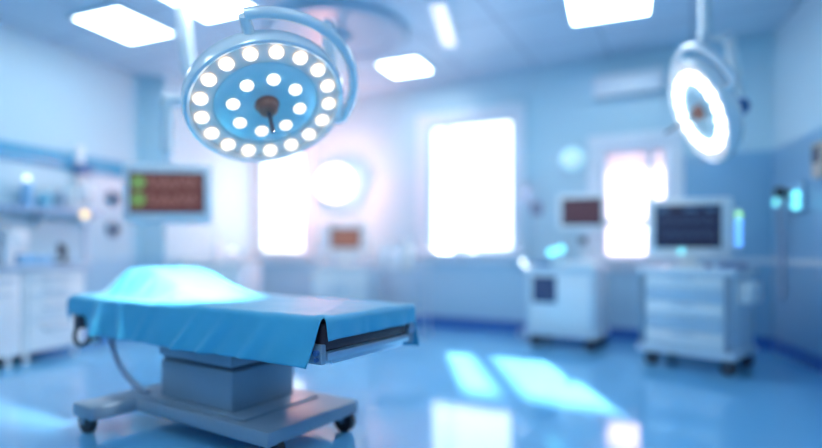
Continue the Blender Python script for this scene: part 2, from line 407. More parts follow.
def sst(a, c, x):
    t = min(1, max(0, (x - a) / (c - a))); return t * t * (3 - 2 * t)
def drape():
    NA, NBk = 190, 110
    fa = [-L2 - .14 + (2 * L2 + .14 + .105) * i / NA for i in range(NA + 1)]
    fb = [-W2_ - .25 + (2 * W2_ + .50) * j / NBk for j in range(NBk + 1)]
    fa = sorted(fa + [L2 - .001, L2 + .002]); NA = len(fa) - 1
    bm = bmesh.new(); V = {}
    Z0 = .79; r = .022
    def wrap(e):                                        # overflow past an edge -> (out, down)
        if e <= 0: return 0., 0.
        if e < r * PI / 2: return r * math.sin(e / r), r * (1 - math.cos(e / r))
        return r, r + e - r * PI / 2
    def pos(a, bb):
        la, lb = L2 - .012, W2_ - .012
        ea = max(0, abs(a) - la); eb = max(0, abs(bb) - lb)
        # hem length along the sides
        if bb < 0: k = .52 + .48 * sst(-.96, -.90, a) - .05 * sst(-.6, .5, a) + .0 * a + .025 * math.sin(4.1 * a + .4)
        else: k = 1 + .08 * math.sin(2.7 * a)
        eb *= k
        oa, da = wrap(ea); ob, db = wrap(eb)
        x = math.copysign(min(abs(a), la) + oa, a); y = math.copysign(min(abs(bb), lb) + ob, bb)
        drop = math.hypot(da, db) if da and db else da + db
        # folds in the hanging side
        if db:
            f = .05 * math.sin(8 * a + 1.0) + .035 * math.sin(19 * a + 2 * eb * 10) + .06
            for c0, w0, h0, sl in ((.30, .035, .030, .9), (.55, .05, .034, 1.0), (-.55, .03, .026, -.25), (-.78, .05, .034, .1), (.86, .06, .03, .9), (-.15, .04, .02, .8)):
                f += h0 * math.exp(-((a + sl * eb * 1.0 - c0) / w0) ** 2) * 5.2
            y += math.copysign(db * f * .75, bb) + (math.copysign(.16 * db * sst(.7, 1.1, a), bb))
            if bb < 0: x -= .22 * db * sst(.75, 1.1, a)
        if da:
            y0 = y
            x += math.copysign(da * (.07 + .05 * math.sin(14 * bb) + .05 * math.sin(31 * bb + 1)), a)
            if a < 0: x -= .035 * math.sin(PI * min(1, da / .12))
        z = Z0 - drop
        # the pillow under the drape
        ca = sst(-1.14, -.80, a) * (1 - sst(-.66, .12, a))
        cb = (sst(-.335, -.15, bb)) * (1 - sst(.20, .345, bb))
        hp = .185 * ca * cb
        # tented, pinched cloth at the pillow's head end and front foot
        hp += .030 * math.exp(-((a + .80) / .05) ** 2) * math.exp(-((bb + .26) / .07) ** 2)
        hp += .020 * math.sin(26 * a) * math.exp(-((bb + .235) / .045) ** 2) * ca
        hp -= .020 * math.exp(-((a + .93) / .06) ** 2) * math.exp(-((bb + .17) / .07) ** 2)
        fade = 1 if not (da or db) else 0.
        nz = noise.noise(Vector((a * 5, bb * 5, 0))) * .006 + noise.noise(Vector((a * 14 + 3, bb * 9, 2))) * .003
        z += hp * (1 if not db else 0) + nz * (1 if fade else .4)
        # slight creases running across the foot half
        if fade: z += .005 * math.exp(-((a - .9 + .6 * bb) / .03) ** 2) + .004 * math.exp(-((a - .35 - .4 * bb) / .04) ** 2)
        return Vector((x, y, z))
    for i, a in enumerate(fa):
        for j, bb in enumerate(fb): V[i, j] = bm.verts.new(pos(a, bb))
    for i in range(NA):
        for j in range(NBk):
            am, bmid = (fa[i] + fa[i + 1]) / 2, (fb[j] + fb[j + 1]) / 2
            if am > L2 - .004 and abs(bmid) > W2_ - .006: continue      # the cloth parts at the foot corners
            bm.faces.new((V[i, j], V[i + 1, j], V[i + 1, j + 1], V[i, j + 1]))
    for v in [v for v in bm.verts if not v.link_faces]: bm.verts.remove(v)
    s = MB(); s.b.free(); s.b = bm
    o = s.build('surgical_drape', TEAL, loc=(TC.x, TC.y, 0), rotz=TR)
    o.data.set_sharp_from_angle(angle=PI)
    m = o.modifiers.new('thickness', 'SOLIDIFY'); m.thickness = .004; m.offset = 1
    return tag(o, 'turquoise cloth draped over the operating table, humped over a pillow at its head', 'drape')
drape()

# ------------------------------------------------------------------ surgical lamps
def frame_of(n, xh):
    n = n.normalized(); x = (xh - n * xh.dot(n)).normalized(); y = n.cross(x)
    return Matrix((x, y, n)).transposed()
def surgical_lamp(c, n, xh, R, label, bulbs, inner, bm_, br, arm_pts, canopy, yoke_ang, stick, mergedR=.80, hub=None):
    t = thing('surgical_lamp', label, 'surgical lamp', c)
    M3 = frame_of(n, xh); m = M3.to_4x4()               # local +z looks out of the lit face
    MB().lathe([(0, -.17), (.16 * R, -.17), (.55 * R, -.155), (.88 * R, -.115), (.985 * R, -.06), (R, .0), (.985 * R, .022), (.955 * R, .028), (.92 * R, .016), (.915 * R, -.01)], mtx=m, n=72).build('housing', RIM, t)
    MB().lathe([(0, .002), (.30 * R, .000), (.34 * R, .010), (.60 * R, .008), (.64 * R, -.004), (.64 * R, -.030), (0, -.03)], mtx=m, n=72).build('reflector', REFL, t)
    MB().lathe([(.641 * R, -.028), (.641 * R, -.003), (.66 * R, .004), (.90 * R, .000), (.918 * R, -.008), (.918 * R, -.028), (.641 * R, -.028)], mtx=m, n=72).build('bulb_ring', mat('warm_white_ring', (.92, .84, .78), .35), t)  # warm tint carries the bulbs' peach glow in the ring colour
    for k in range(bulbs):
        a = 2 * PI * (k + .3) / bulbs
        MB().ball((0, 0, 0), br, sz=.55, n=16).build('bulb', bm_, t).matrix_local = m @ Matrix.Translation((mergedR * R * math.cos(a), mergedR * R * math.sin(a), .010))
    for k in range(inner):
        a = 2 * PI * (k + .5) / inner
        MB().ball((0, 0, 0), br * .95, sz=.55, n=16).build('bulb', bm_, t).matrix_local = m @ Matrix.Translation((.42 * R * math.cos(a), .42 * R * math.sin(a), .012))
    h = MB().lathe([(0, .062), (.035, .060), (.052, .045), (.056, .012), (.07, .0), (0, 0)], mtx=m, n=32).build('handle', HANDLE, t)
    sv = Vector(stick)
    MB().cyl(m @ Vector((0, 0, .05)), m @ Vector((0, 0, .05)) + sv, .013, .011, n=14).ball(m @ Vector((0, 0, .05)) + sv, .012).build('grip', DARK, h)
    # yoke: a curved band riding outside the rim, behind it
    a0, a1 = yoke_ang; pts = []
    for k in range(25):
        a = math.radians(a0 + (a1 - a0) * k / 24)
        pts.append(m @ Vector((1.18 * R * math.cos(a), 1.18 * R * math.sin(a), -.07)))
    y = MB().tube(pts, .030, smooth=0, n=14).build('yoke', RIM, t)
    for a in (a0, a1):
        a = math.radians(a)
        b = MB().cyl(m @ Vector((1.17 * R * math.cos(a), 1.17 * R * math.sin(a), -.07)), m @ Vector((.90 * R * math.cos(a), .90 * R * math.sin(a), -.05)), .03, n=18)
        b.build('pivot', RIM, y)
    C3 = Vector(c)
    MB().tube([Vector(p) - C3 for p in arm_pts], .045, smooth=0, n=18).build('arm', WHITE, t)
    for p in arm_pts[1 + bool(hub):-1]: MB().ball(Vector(p) - C3, .062).build('elbow', PALE, t)
    if hub: MB().ball(Vector(arm_pts[1]) - C3, .075).build('hub', hub, t)
    cc, cr = canopy
    MB().lathe([(0, -.14), (.13, -.14), (.14, -.06), (cr * .72, -.055), (cr * .74, -.075), (cr * .95, -.07), (cr, -.03), (cr, 0), (0, 0)], n=72,
               mtx=Matrix.Translation(Vector((cc[0], cc[1], CEIL)) - C3)).build('ceiling_mount', mat('mount_grey', (.40, .52, .64), .4), t)
    return t
v = Vector((-.25, .93, .26)).normalized()
def aim(c, dx, dy, th):                               # face direction: dx right / dy up across the sight line, th off it
    v = (Vector(c) - Vector((0, 0, EYE))).normalized(); r = v.cross(Vector((0, 0, 1))).normalized(); u = r.cross(v)
    th = math.radians(th)
    return -v * math.cos(th) + (r * dx + u * dy) * math.sin(th), r * -dy + u * dx
c1 = at(267, 105, 3.0); n1, x1 = aim(c1, .29, -.956, 43)
surgical_lamp(c1, n1, x1, .44, 'large round surgical lamp with a ring of warm bulbs hanging over the draped table', 17, 8, BULB, .036,
              [c1 + Vector((.30, .42, .22)), Vector((-.62, 4.0, 2.75)), Vector((-.80, 5.9, 3.05)), Vector((-.80, 5.9, 3.40))], ((-.80, 5.95), .78), (-38, 88), (.03, -.03, -.115))
c2 = at(700, 112, 4.5); n2, x2 = aim(c2, -.94, -.34, 66)
pole_top = at(705, -10, 4.62)
surgical_lamp(c2, n2, x2, .45, 'smaller looking surgical lamp seen edge-on at the upper right, its bulbs a white ring', 18, 0, BULBC, .046,
              [c2 - n2 * .14, c2 - n2 * .34 + Vector((0, 0, -.10)), c2 - n2 * .30 + Vector((0, .08, .52)), Vector((pole_top.x, 4.62, 2.92)), Vector((pole_top.x, 4.62, 3.42))], ((pole_top.x, 4.62), .16), (100, 260), tuple(n2 * .24 + Vector((0, 0, -.05))), .68, NAVY)

# ------------------------------------------------------------------ screens
def traces(parent, x0, x1, z0, z1, y, m, rows=2, n=60, amp=.3, th=.004, name='trace'):
    for r in range(rows):
        zc = z1 - (z1 - z0) * (r + .5) / rows; A = (z1 - z0) / rows * amp
        pts = []
        for k in range(n + 1):
            u = k / n
            pts.append((x0 + (x1 - x0) * u, y, zc + A * math.sin(u * 2 * PI * 6 + r) * (1 if (k % 10) < 6 else .4)))
        MB().tube(pts, th, n=6, smooth=0).build(name, m, parent)
def screen_unit(t, x, y, z, w, h, scr, rot=0., tilt=0., bez=.05, dep=.06, case=WHITE, tr=None, rows=2, low=None):
    """casing + screen; (x,y,z) centre of the screen face, front towards -y"""
    low = bez if low is None else low
    piv = bpy.data.objects.new('casing', None)
    b = MB().box(x - w / 2 - bez, x + w / 2 + bez, y, y + dep, z - h / 2 - low, z + h / 2 + bez, .018, 3)
    ca = b.build('casing', case, t)
    bpy.data.objects.remove(piv)
    MB().box(x - w / 2 - .008, x + w / 2 + .008, y - .004, y + .004, z - h / 2 - .008, z + h / 2 + .008, .002).build('bezel', DARK, ca)
    MB().box(x - w / 2, x + w / 2, y - .006, y, z - h / 2, z + h / 2, .001).build('screen', scr, ca)
    if tr: traces(ca, x - w * .40, x + w * .44, z - h * .42, z + h * .42, y - .008, tr, rows)
    return ca

# monitor hung from the ceiling at the left
mc = at(167, 193, 5.0)
mon = thing('hanging_monitor', 'white framed monitor with maroon screen and two green dials on a ceiling pendant', 'monitor', (mc.x, mc.y, mc.z), math.radians(6))
MB().box(-.40, .40, 0, .07, -.28, .27, .03, 3).build('casing', WHITE, mon)
MB().box(-.335, .335, -.006, .006, -.185, .19, .003).build('bezel', DARK, mon)
MB().box(-.325, .325, -.010, -.002, -.175, .18, .001).build('screen', SCR_B, mon)
for z in (.095, -.065): MB().cyl((-.25, -.018, z), (-.25, -.008, z), .065, n=32).build('dial', GREEND, mon)
for z in (.095, -.065):
    MB().tube([(-.16 + .44 * k / 80, -.013, z + .05 * math.sin(k * .55) * (1 if k % 20 < 13 else .35)) for k in range(81)], .007, n=6, smooth=0).build('trace', TR_B, mon)
q = at(184, 12, 5.04) - mc; q.z = CEIL - mc.z
Mi = Matrix.Rotation(-math.radians(6), 3, 'Z')
q = Mi @ q
e1 = Mi @ (at(190, 80, 5.06) - mc); e2 = Mi @ (at(189, 101, 5.06) - mc); e3 = Mi @ (at(168, 101, 5.05) - mc); 
MB().tube([q, (q.x, q.y, q.z - .25), e1 + Vector((-.03, 0, .28)), e1, e2], .062, n=16).build('pendant_column', WHITE, mon)
MB().tube([e2, e3], .05, n=14, smooth=0).ball(e2, .065).ball(e3, .065).build('pendant_arm', WHITE, mon)
MB().tube([e3, (e3.x, e3.y, .40)], .055, n=14, smooth=0).build('drop_tube', WHITE, mon)
MB().tube([(e3.x, e3.y, .42), (e3.x, e3.y, .05)], .028, n=12, smooth=0).box(-.08, .08, .068, e3.y + .02 if e3.y > .08 else .12, -.02, .08, .004).build('bracket', PALE, mon)
MB().lathe([(0, -.05), (.10, -.05), (.14, -.02), (.14, 0), (0, 0)], mtx=Matrix.Translation(q), n=32).build('ceiling_flange', PALE, mon)

# ------------------------------------------------------------------ left wall: cabinets and worktop
def wl(s, off=0.): p = CL + UL * s - NL * off; return (p.x, p.y, 0)
cab_d = .76
def base_cabinet(s0, s1, label, drawers):
    w = (s1 - s0) / 2; x, y, _ = wl((s0 + s1) / 2)
    t = thing('base_cabinet', label, 'cabinet', (x, y, 0), ROT_L, 'white base cabinets on the left wall')
    MB().box(-w + .002, w - .002, -cab_d, -.03, .10, .885, .006).build('body', WHITE, t)
    MB().box(-w + .02, w - .02, -cab_d + .10, -.05, .075, .101).build('plinth', NAVY, t)
    for fx in (-w + .08, w - .08):
        for fy in (-cab_d + .06, -.10): MB().cyl((fx, fy, 0), (fx, fy, .101), .024, n=16).build('foot', PALE, t)
    yf = -cab_d
    if drawers:
        zs = [.12, .38, .585, .76, .875]
        for a, c_ in zip(zs, zs[1:]):
            d_ = MB().box(-w + .05, w - .03, yf - .018, yf + .004, a + .008, c_ - .008, .006).build('drawer', WHITE, t)
            h = MB().tube([(-.13, yf - .016, c_ - .06), (-.13, yf - .045, c_ - .06), (.13, yf - .045, c_ - .06), (.13, yf - .016, c_ - .06)], .011, smooth=0).build('handle', STEEL, d_)
    else:
        for a, c_, z0, z1 in ((-w + .03, w - .05, .17, .745), (-w + .03, w - .05, .76, .872)):
            d_ = MB().box(a, c_, yf - .018, yf + .004, z0, z1, .006).build('door' if z1 < .8 else 'drawer', WHITE, t)
            hz = z1 - .06
            MB().tube([(c_ - .24, yf - .016, hz), (c_ - .24, yf - .045, hz), (c_ - .06, yf - .045, hz), (c_ - .06, yf - .016, hz)], .010, smooth=0).build('handle', STEEL, d_)
    return t
base_cabinet(3.74, 4.42, 'white base cabinet with a stack of drawers at the far end of the left worktop', True)
base_cabinet(4.43, 5.25, 'white base cabinet with a wide door at the left edge of the view', False)
x, y, _ = wl(4.48)
MB().box(-.79, .79, -cab_d - .04, -.022, .886, .955, .012).build('worktop', mat('worktop_grey', (.50, .62, .75), .3), loc=(x, y, 0), rotz=ROT_L)
tag(bpy.data.objects['worktop'], 'pale grey worktop running over the white cabinets on the left', 'worktop')
WT = .956
def on_top(px, off, z=WT):                              # a spot on the left worktop under a picture column
    q = CL - NL * off; s = hit(px, q, UL); p = q + UL * s
    return Vector((p.x, p.y, z))
def bottle(loc, r, h, label, m=BOTW, cap=NAVY, group=None, cat='bottle', name='bottle', light=None):
    t = thing(name, label, cat, loc, 0, group)
    MB().lathe([(0, 0), (r * .95, 0), (r, .01), (r, h * .66), (r * .9, h * .72), (r * .42, h * .80), (r * .38, h * .88), (0, h * .88)], n=28).build('body', m, t)
    MB().lathe([(0, h * .86), (r * .46, h * .86), (r * .46, h * .99), (r * .36, h), (0, h)], n=20).build('cap', cap, t)
    return t
bottle(on_top(8, .50), .055, .26, 'white bottle on the left worktop, nearest the left edge of the view', BOTW, WHITE)
def dispenser():
    p = on_top(12, .22)
    t = thing('towel_dispenser', 'tall white dispenser standing at the left end of the worktop', 'dispenser', p, ROT_L)
    MB().box(-.11, .11, -.10, .10, 0, .36, .03, 3).build('body', BOTW, t)
    MB().box(-.08, .08, -.106, -.098, .15, .32, .003).build('front_panel', PALE, t)
    MB().box(-.09, .09, -.13, -.05, .04, .07, .008).build('spout', STEEL, t)
dispenser()
for px, lab, mm, hh in ((25, 'light blue box on the left worktop, beside the white bottle', BOTB, .10), (42, 'light blue box on the left worktop, nearest the dark instrument', BOTB, .085)):
    p = on_top(px, .45); t = thing('supply_box', lab, 'box', p, ROT_L, 'light blue boxes on the left worktop')
    MB().box(-.085, .085, -.06, .06, 0, hh, .006).build('carton', mm, t)
    MB().box(-.05, .05, -.03, .03, hh - .002, hh + .006, .002).build('flap', WHITE, t)
p = on_top(62, .42)
t = thing('microscope', 'small dark instrument standing on the left worktop by the pale hose', 'instrument', p, ROT_L + .5)
MB().box(-.09, .09, -.07, .07, 0, .03, .008).build('base', DARK, t)
MB().tube([(.05, 0, .03), (.075, 0, .10), (.05, 0, .17), (-.01, 0, .19)], .022).build('arm', DARK, t)
MB().cyl((-.03, 0, .10), (-.06, 0, .22), .024).build('tube', DARK, t)
MB().box(-.08, .02, -.045, .045, .075, .088, .003).build('stage', DARK, t)
# pale gooseneck; its brass knob is made to glow like a bright glint
p = on_top(86, .40)
t = thing('gooseneck_tap', 'pale gooseneck tap with a glowing brass knob at the far end of the left worktop', 'tap', p, ROT_L)
MB().lathe([(0, 0), (.05, 0), (.05, .02), (.03, .05), (0, .05)], n=24).build('base', STEEL, t)
MB().tube([(0, 0, .02), (.0, 0, .20), (-.01, 0, .36), (-.05, -.04, .47), (-.10, -.08, .49), (-.14, -.11, .44)], .032).build('neck', HOSEP, t)
MB().ball((-.10, -.10, .545), .042).build('knob', AMBER, t)
MB().cyl((-.10, -.095, .49), (-.10, -.10, .53), .014).build('knob_stem', GOLD, t)

# wall shelf and what stands on it
ps = onwall(38, 210, CL, UL, NL)
sh = thing('wall_shelf', 'blue grey shelf on the left wall above the worktop', 'shelf', (ps.x, ps.y, 1.56), ROT_L)
MB().box(-.95, .62, -.24, -.012, -.03, 0, .006).build('board', mat('shelf_blue', (.30, .46, .66), .35), sh)
MB().box(-.95, .62, -.25, -.238, -.055, .012, .004).build('front_rail', MATS['shelf_blue'], sh)
for xx in (-.7, -.05, .55): MB().prism([(-.23, -.03), (-.012, -.03), (-.012, -.20)], xx - .012, xx + .012, mtx=Matrix(((0, 0, 1, 0), (1, 0, 0, 0), (0, 1, 0, 0), (0, 0, 0, 1)))).build('bracket', STEEL, sh)
def on_shelf(px, off=.13): return on_top(px, off, 1.561)
bottle(on_shelf(27), .06, .34, 'tall blue jar on the wall shelf under the blue band', BOTB, WHITE_GLOW)  # cap glows to imitate a bright highlight
bottle(on_shelf(45), .07, .22, 'squat teal bottle on the middle of the wall shelf', mat('teal_bottle', (.2, .55, .75), .3), WHITE)
bottle(on_shelf(60), .065, .25, 'grey bottle on the wall shelf, right of the squat teal one', mat('slate_bottle', (.28, .42, .58), .3), WHITE)
bottle(on_shelf(72), .05, .32, 'slim pale bottle at the right end of the wall shelf', PALE, WHITE)
# a drip pump rail near the shelf
pp = onwall(78, 190, CL, UL, NL)
t = thing('wall_rail', 'upright white wall rail with a clamped regulator beyond the shelf', 'wall rail', (pp.x, pp.y, 0), ROT_L)
MB().box(-.05, .05, -.045, -.012, 1.45, 2.36, .008).build('upright', WHITE, t)
MB().box(-.09, .09, -.15, -.04, 1.66, 1.90, .02).build('regulator', PALE, t)
MB().ball((0, -.17, 1.78), .05).build('gauge', BOTW, t)
MB().box(-.10, .10, -.14, -.045, 2.02, 2.13, .015).build('clamp', NAVY, t)
for py, lab in ((198, 'upper round dark gas outlet on the left wall beside the hanging monitor'), (229, 'lower round dark gas outlet on the left wall beside the hanging monitor')):
    q = onwall(112, py, CL, UL, NL)
    t = thing('gas_outlet', lab, 'gas outlet', q, ROT_L, 'round gas outlets on the left wall')
    RX = Matrix.Rotation(PI / 2, 4, 'X')
    MB().lathe([(0, 0), (.10, 0), (.10, .03), (.08, .045), (0, .045)], mtx=Matrix.Translation((0, -.012, 0)) @ RX, n=32).build('plate', mat('outlet_grey', (.26, .34, .48), .4), t)
    MB().lathe([(0, 0), (.045, 0), (.045, .05), (.03, .06), (0, .06)], mtx=Matrix.Translation((0, -.05, 0)) @ RX, n=24).build('socket', DARK, t)

# ------------------------------------------------------------------ carts
def cart(name, label, FL, rot, w, d, h, drawers, legs=.14, group=None):
    """FL: front left foot; local x along the front, y away from the viewer"""
    t = thing(name, label, 'cart', (FL.x, FL.y, 0), rot, group)
    MB().box(0, w, 0, d, legs + .06, h - .05, .012).build('body', PALE, t)
    MB().box(-.03, w + .03, -.03, d + .03, h - .052, h, .014, 3).build('worktop', PALE, t)
    MB().box(-.02, w + .02, -.025, d + .02, legs, legs + .065, .012).build('base', PALE, t)
    for x, y in ((.07, .07), (w - .07, .07), (.07, d - .07), (w - .07, d - .07)): caster(t, x, y, .066, top=legs)
    return t
def post(t, xs, y0, z0, z1, m=GREY):
    for x in xs: MB().box(x - .025, x + .025, y0 - .02, y0 + .01, z0, z1, .008).build('corner_post', m, t)

FLr = Vector((2.21, 5.22)); rr = math.radians(-46)
rc = cart('medical_cart', 'white drawer cart at the right carrying a monitor with a dark screen', FLr, rr, .80, .66, .93, 4)
zs = [.225, .365, .50, .625, .755, .865]
for i, (a, c_) in enumerate(zip(zs, zs[1:])):
    dm = WHITE if i % 2 == 0 else mat('drawer_blue', (.52, .68, .80), .35)
    d_ = MB().box(.07, .73, -.022, .004, a + .006, c_ - .006, .008).build('drawer', dm, rc)
    MB().box(.30, .50, -.040, -.020, c_ - .040, c_ - .020, .006).build('handle', STEEL, d_)
post(rc, (.03, .77), -.0, .205, .878)
MB().box(.55, .60, .10, .14, .932, .975, .006).build('fitting', NAVY, rc)
def R2(p, rot, x, y, z): 
    v = Matrix.Rotation(rot, 3, 'Z') @ Vector((x, y, 0)); return Vector((p.x + v.x, p.y + v.y, z))
# monitor on it
pm = R2(FLr, rr, .335, .34, .931)
mk = thing('patient_monitor', 'large white bedside monitor with navy screen on the right cart', 'monitor', pm, math.radians(-14))
MB().box(-.20, .20, -.13, .13, 0, .025, .01).build('foot', WHITE, mk)
MB().box(-.07, .07, .0, .06, .02, .16, .01).build('neck', WHITE, mk)
ca = MB().box(-.385, .37, -.06, .04, .10, .67, .03, 3).build('casing', WHITE, mk)
MB().box(-.318, .262, -.067, -.055, .19, .60, .003).build('bezel', DARK, ca)
MB().box(-.31, .255, -.071, -.06, .198, .592, .001).build('screen', SCR_N, ca)
traces(ca, -.26, .20, .26, .50, -.075, TR_N, rows=2, th=.004)
for xa, xb in ((-.29, -.20), (-.06, .06), (.12, .21)): MB().box(xa, xb, -.076, -.069, .535, .57, .002).build('readout', TR_N, ca)
sd = MB().box(.372, .44, -.045, .03, .16, .56, .012).build('side_module', PALE, mk)
for z, m_ in ((.50, GREENL), (.42, BLUEL), (.33, BLUEL), (.24, BLUEL)): MB().ball((.415, -.05, z), .026).build('indicator', m_, sd)
MB().ball((-.085, -.068, .158), .020).build('power_light', CYAN, ca)
MB().ball((-.405, -.03, .36), .028).build('alarm_light', WHITE_GLOW, ca)
# folded blue cloth and white box
pb = R2(FLr, rr, .70, .40, .931)
t = thing('folded_cloth', 'dark blue folded cloth on the right cart behind its monitor', 'cloth', pb, rr)
for k in range(3): MB().box(-.09 + .004 * k, .09, -.12, .12 - .006 * k, .018 * k, .018 * k + .0175, .007).build('fold', NAVY, t)
pg = R2(FLr, rr, .802, .30, 0)
t = thing('glove_box', 'white box hung on the side of the right cart', 'box', (pg.x, pg.y, .72), rr)
MB().box(.002, .11, -.16, .16, -.09, .09, .012).build('carton', WHITE, t)
MB().ball((.11, 0, 0), .05, sx=.12, sy=1.3).build('opening', PALE, t)

# the second cart, by the right of the window
FLc = Vector((1.33, 6.20)); r2 = math.radians(-34)
lc = cart('equipment_cart', 'white equipment cart right of the wide window with a dark panel on its front', FLc, r2, .76, .52, .91, 0)
MB().box(.05, .71, -.020, .004, .225, .835, .010).build('front_door', WHITE, lc)
fp = MB().box(.07, .37, -.040, -.012, .50, .82, .010).build('display_frame', PALE, lc)
MB().box(.085, .355, -.046, -.036, .515, .805, .003).build('display_panel', mat('slate_screen', (.03, .05, .11), .25, emit=(.03, .05, .11), estr=.6, spec=.15), fp)
post(lc, (.02, .74), 0, .205, .858, PALE)
MB().ball((-.03, -.04, .955), .032).build('corner_glint', WHITE_GLOW, lc)  # glowing ball added for a blurred white highlight
MB().cyl((-.03, -.04, .905), (-.03, -.04, .93), .014).build('glint_stem', STEEL, lc)
p = R2(FLc, r2, .14, .30, .911)
t = thing('tray', 'flat navy tray on the left half of the equipment cart', 'tray', p, r2)
MB().box(-.10, .10, -.17, .17, 0, .03, .008).build('pan', NAVY, t)
MB().box(-.11, .11, -.18, -.165, .028, .045, .004).box(-.11, .11, .165, .18, .028, .045, .004).box(-.11, -.095, -.165, .165, .028, .045, .004).box(.095, .11, -.165, .165, .028, .045, .004).build('lip', NAVY, t)
p = R2(FLc, r2, .575, .09, .911)
t = thing('control_console', 'white keyboard console in front of the plum screened monitor', 'console', p, r2)
MB().box(-.19, .19, -.10, .10, 0, .06, .02, 3).build('body', WHITE, t)
for i in range(4): MB().box(-.16, .16, -.085 + .043 * i, -.055 + .043 * i, .058, .068, .003).build('key_row', PALE, t)
MB().lathe([(0, 0), (.06, 0), (.06, .03), (.045, .05), (0, .05)], n=28, mtx=Matrix.Translation((.06, .06, .06))).build('trackball', BOTW, t)
p = R2(FLc, r2, .315, .10, .911)
t = thing('signal_box', 'small white box with two round cyan lights on the equipment cart', 'signal box', p, r2)
MB().box(-.055, .055, -.04, .04, 0, .22, .015).build('body', PALE, t)
for dx, dz in ((-.045, .165), (.065, .200)): MB().ball((dx, -.05, dz), .040).build('cyan_light', CYAN, t)
p = R2(FLc, r2, .53, .37, .911)
t = thing('cart_monitor', 'white framed monitor with a plum coloured screen on the equipment cart', 'monitor', p, math.radians(-20))
MB().box(-.14, .14, -.09, .09, 0, .025, .01).build('foot', WHITE, t)
MB().cyl((0, 0, .02), (0, 0, .48), .03).build('neck', PALE, t)
MB().ball((0, -.01, .30), .05).build('joint', DARK, t)
screen_unit(t, -.01, -.06, .625, .42, .29, SCR_P, bez=.065, case=WHITE)
# drip stand
p = onwall(534, 300, CL, UB, NB, .24)
t = thing('drip_stand', 'slim drip stand with a dark pump between the window and the equipment cart', 'drip stand', (p.x, p.y, 0), .3)
for k in range(5):
    a = 2 * PI * k / 5
    MB().tube([(0, 0, .09), (.17 * math.cos(a), .17 * math.sin(a), .05), (.18 * math.cos(a), .18 * math.sin(a), .03)], .014, smooth=2).ball((.18 * math.cos(a), .18 * math.sin(a), .025), .025).build('leg', STEEL, t)
MB().cyl((0, 0, .08), (0, 0, 1.95), .016).build('pole', STEEL, t)
MB().tube([(-.12, 0, 1.98), (-.10, 0, 1.93), (0, 0, 1.95), (.10, 0, 1.93), (.12, 0, 1.98)], .009).build('hook', STEEL, t)
MB().box(-.06, .08, -.09, -.0, 1.54, 1.72, .02).build('pump', mat('pump_grey', (.28, .32, .45), .4), t)
MB().box(-.16, -.06, -.03, .03, 1.70, 1.92, .025).build('bag', glass_mat('bag_film', (.85, .88, .98), .6), t)

# the cart under the added flare globe, behind the table
FLm = Vector((-1.42, 7.75)); r3 = math.radians(-16)
mc3 = cart('storage_cart', 'white storage cart behind the table carrying a monitor with a warm brown screen', FLm, r3, .86, .50, .88, 0)
for a, c_ in ((.03, .42), (.44, .83)):
    d_ = MB().box(a, c_, -.022, .004, .225, .80, .008).build('door', WHITE, mc3)
    MB().box(c_ - .07 if a < .1 else a + .05, c_ - .05 if a < .1 else a + .07, -.045, -.02, .48, .62, .005).build('handle', STEEL, d_)
p = R2(FLm, r3, .40, .28, .881)
t = thing('back_monitor', 'white monitor with a warm brown screen on the cart behind the table', 'monitor', p, math.radians(6))
MB().box(-.15, .15, -.09, .09, 0, .03, .01).build('foot', WHITE, t)
MB().box(-.05, .05, -.02, .04, .02, .20, .01).build('neck', WHITE, t)
screen_unit(t, 0, -.05, .39, .42, .28, SCR_W, bez=.11, case=WHITE, tr=None)
p = R2(FLm, r3, .06, .20, .881)
bottle(p, .055, .36, 'white bottle on the cart behind the table, left of the brown screen', BOTW, WHITE)
# small steel trolley with bottles
p0 = at(400, 250, 7.0)
t = thing('instrument_trolley', 'steel trolley with bottles on top, left below the wide window', 'trolley', (p0.x, p0.y, 0), math.radians(-20))
MB().box(-.36, .36, -.20, .20, .835, .865, .008).build('top_tray', STEEL, t)
MB().box(-.34, .34, -.18, .18, .28, .30, .006).build('lower_tray', STEEL, t)
for x in (-.33, .33):
    for y in (-.17, .17): MB().cyl((x, y, .06), (x, y, .84), .014).ball((x, y, .035), .035).build('leg', STEEL, t)
def on_trolley(dx, dy): return R2(Vector((p0.x, p0.y)), math.radians(-20), dx, dy, .866)
bottle(on_trolley(-.26, 0), .075, .32, 'left of two stout white bottles on the steel trolley', BOTW, WHITE, 'stout white bottles on the trolley')
bottle(on_trolley(-.09, .02), .075, .30, 'right of two stout white bottles on the steel trolley', BOTW, WHITE, 'stout white bottles on the trolley')
t2 = bottle(on_trolley(.10, .02), .070, .38, 'tall bright white bottle on the steel trolley', mat('bright_bottle', (1, 1, 1), .2, emit=(1, 1, 1), estr=.0), WHITE)
t = thing('kidney_bowl', 'shallow white bowl at the right end of the steel trolley', 'bowl', on_trolley(.28, -.10), .4)
MB().lathe([(0, .0), (.05, 0), (.085, .055), (.092, .058), (.088, .062), (.05, .012), (0, .012)], n=32).build('basin', BOTW, t)
MB().lathe([(.084, .055), (.096, .055), (.096, .066), (.084, .066), (.084, .055)], n=32).build('rim', STEEL, t)

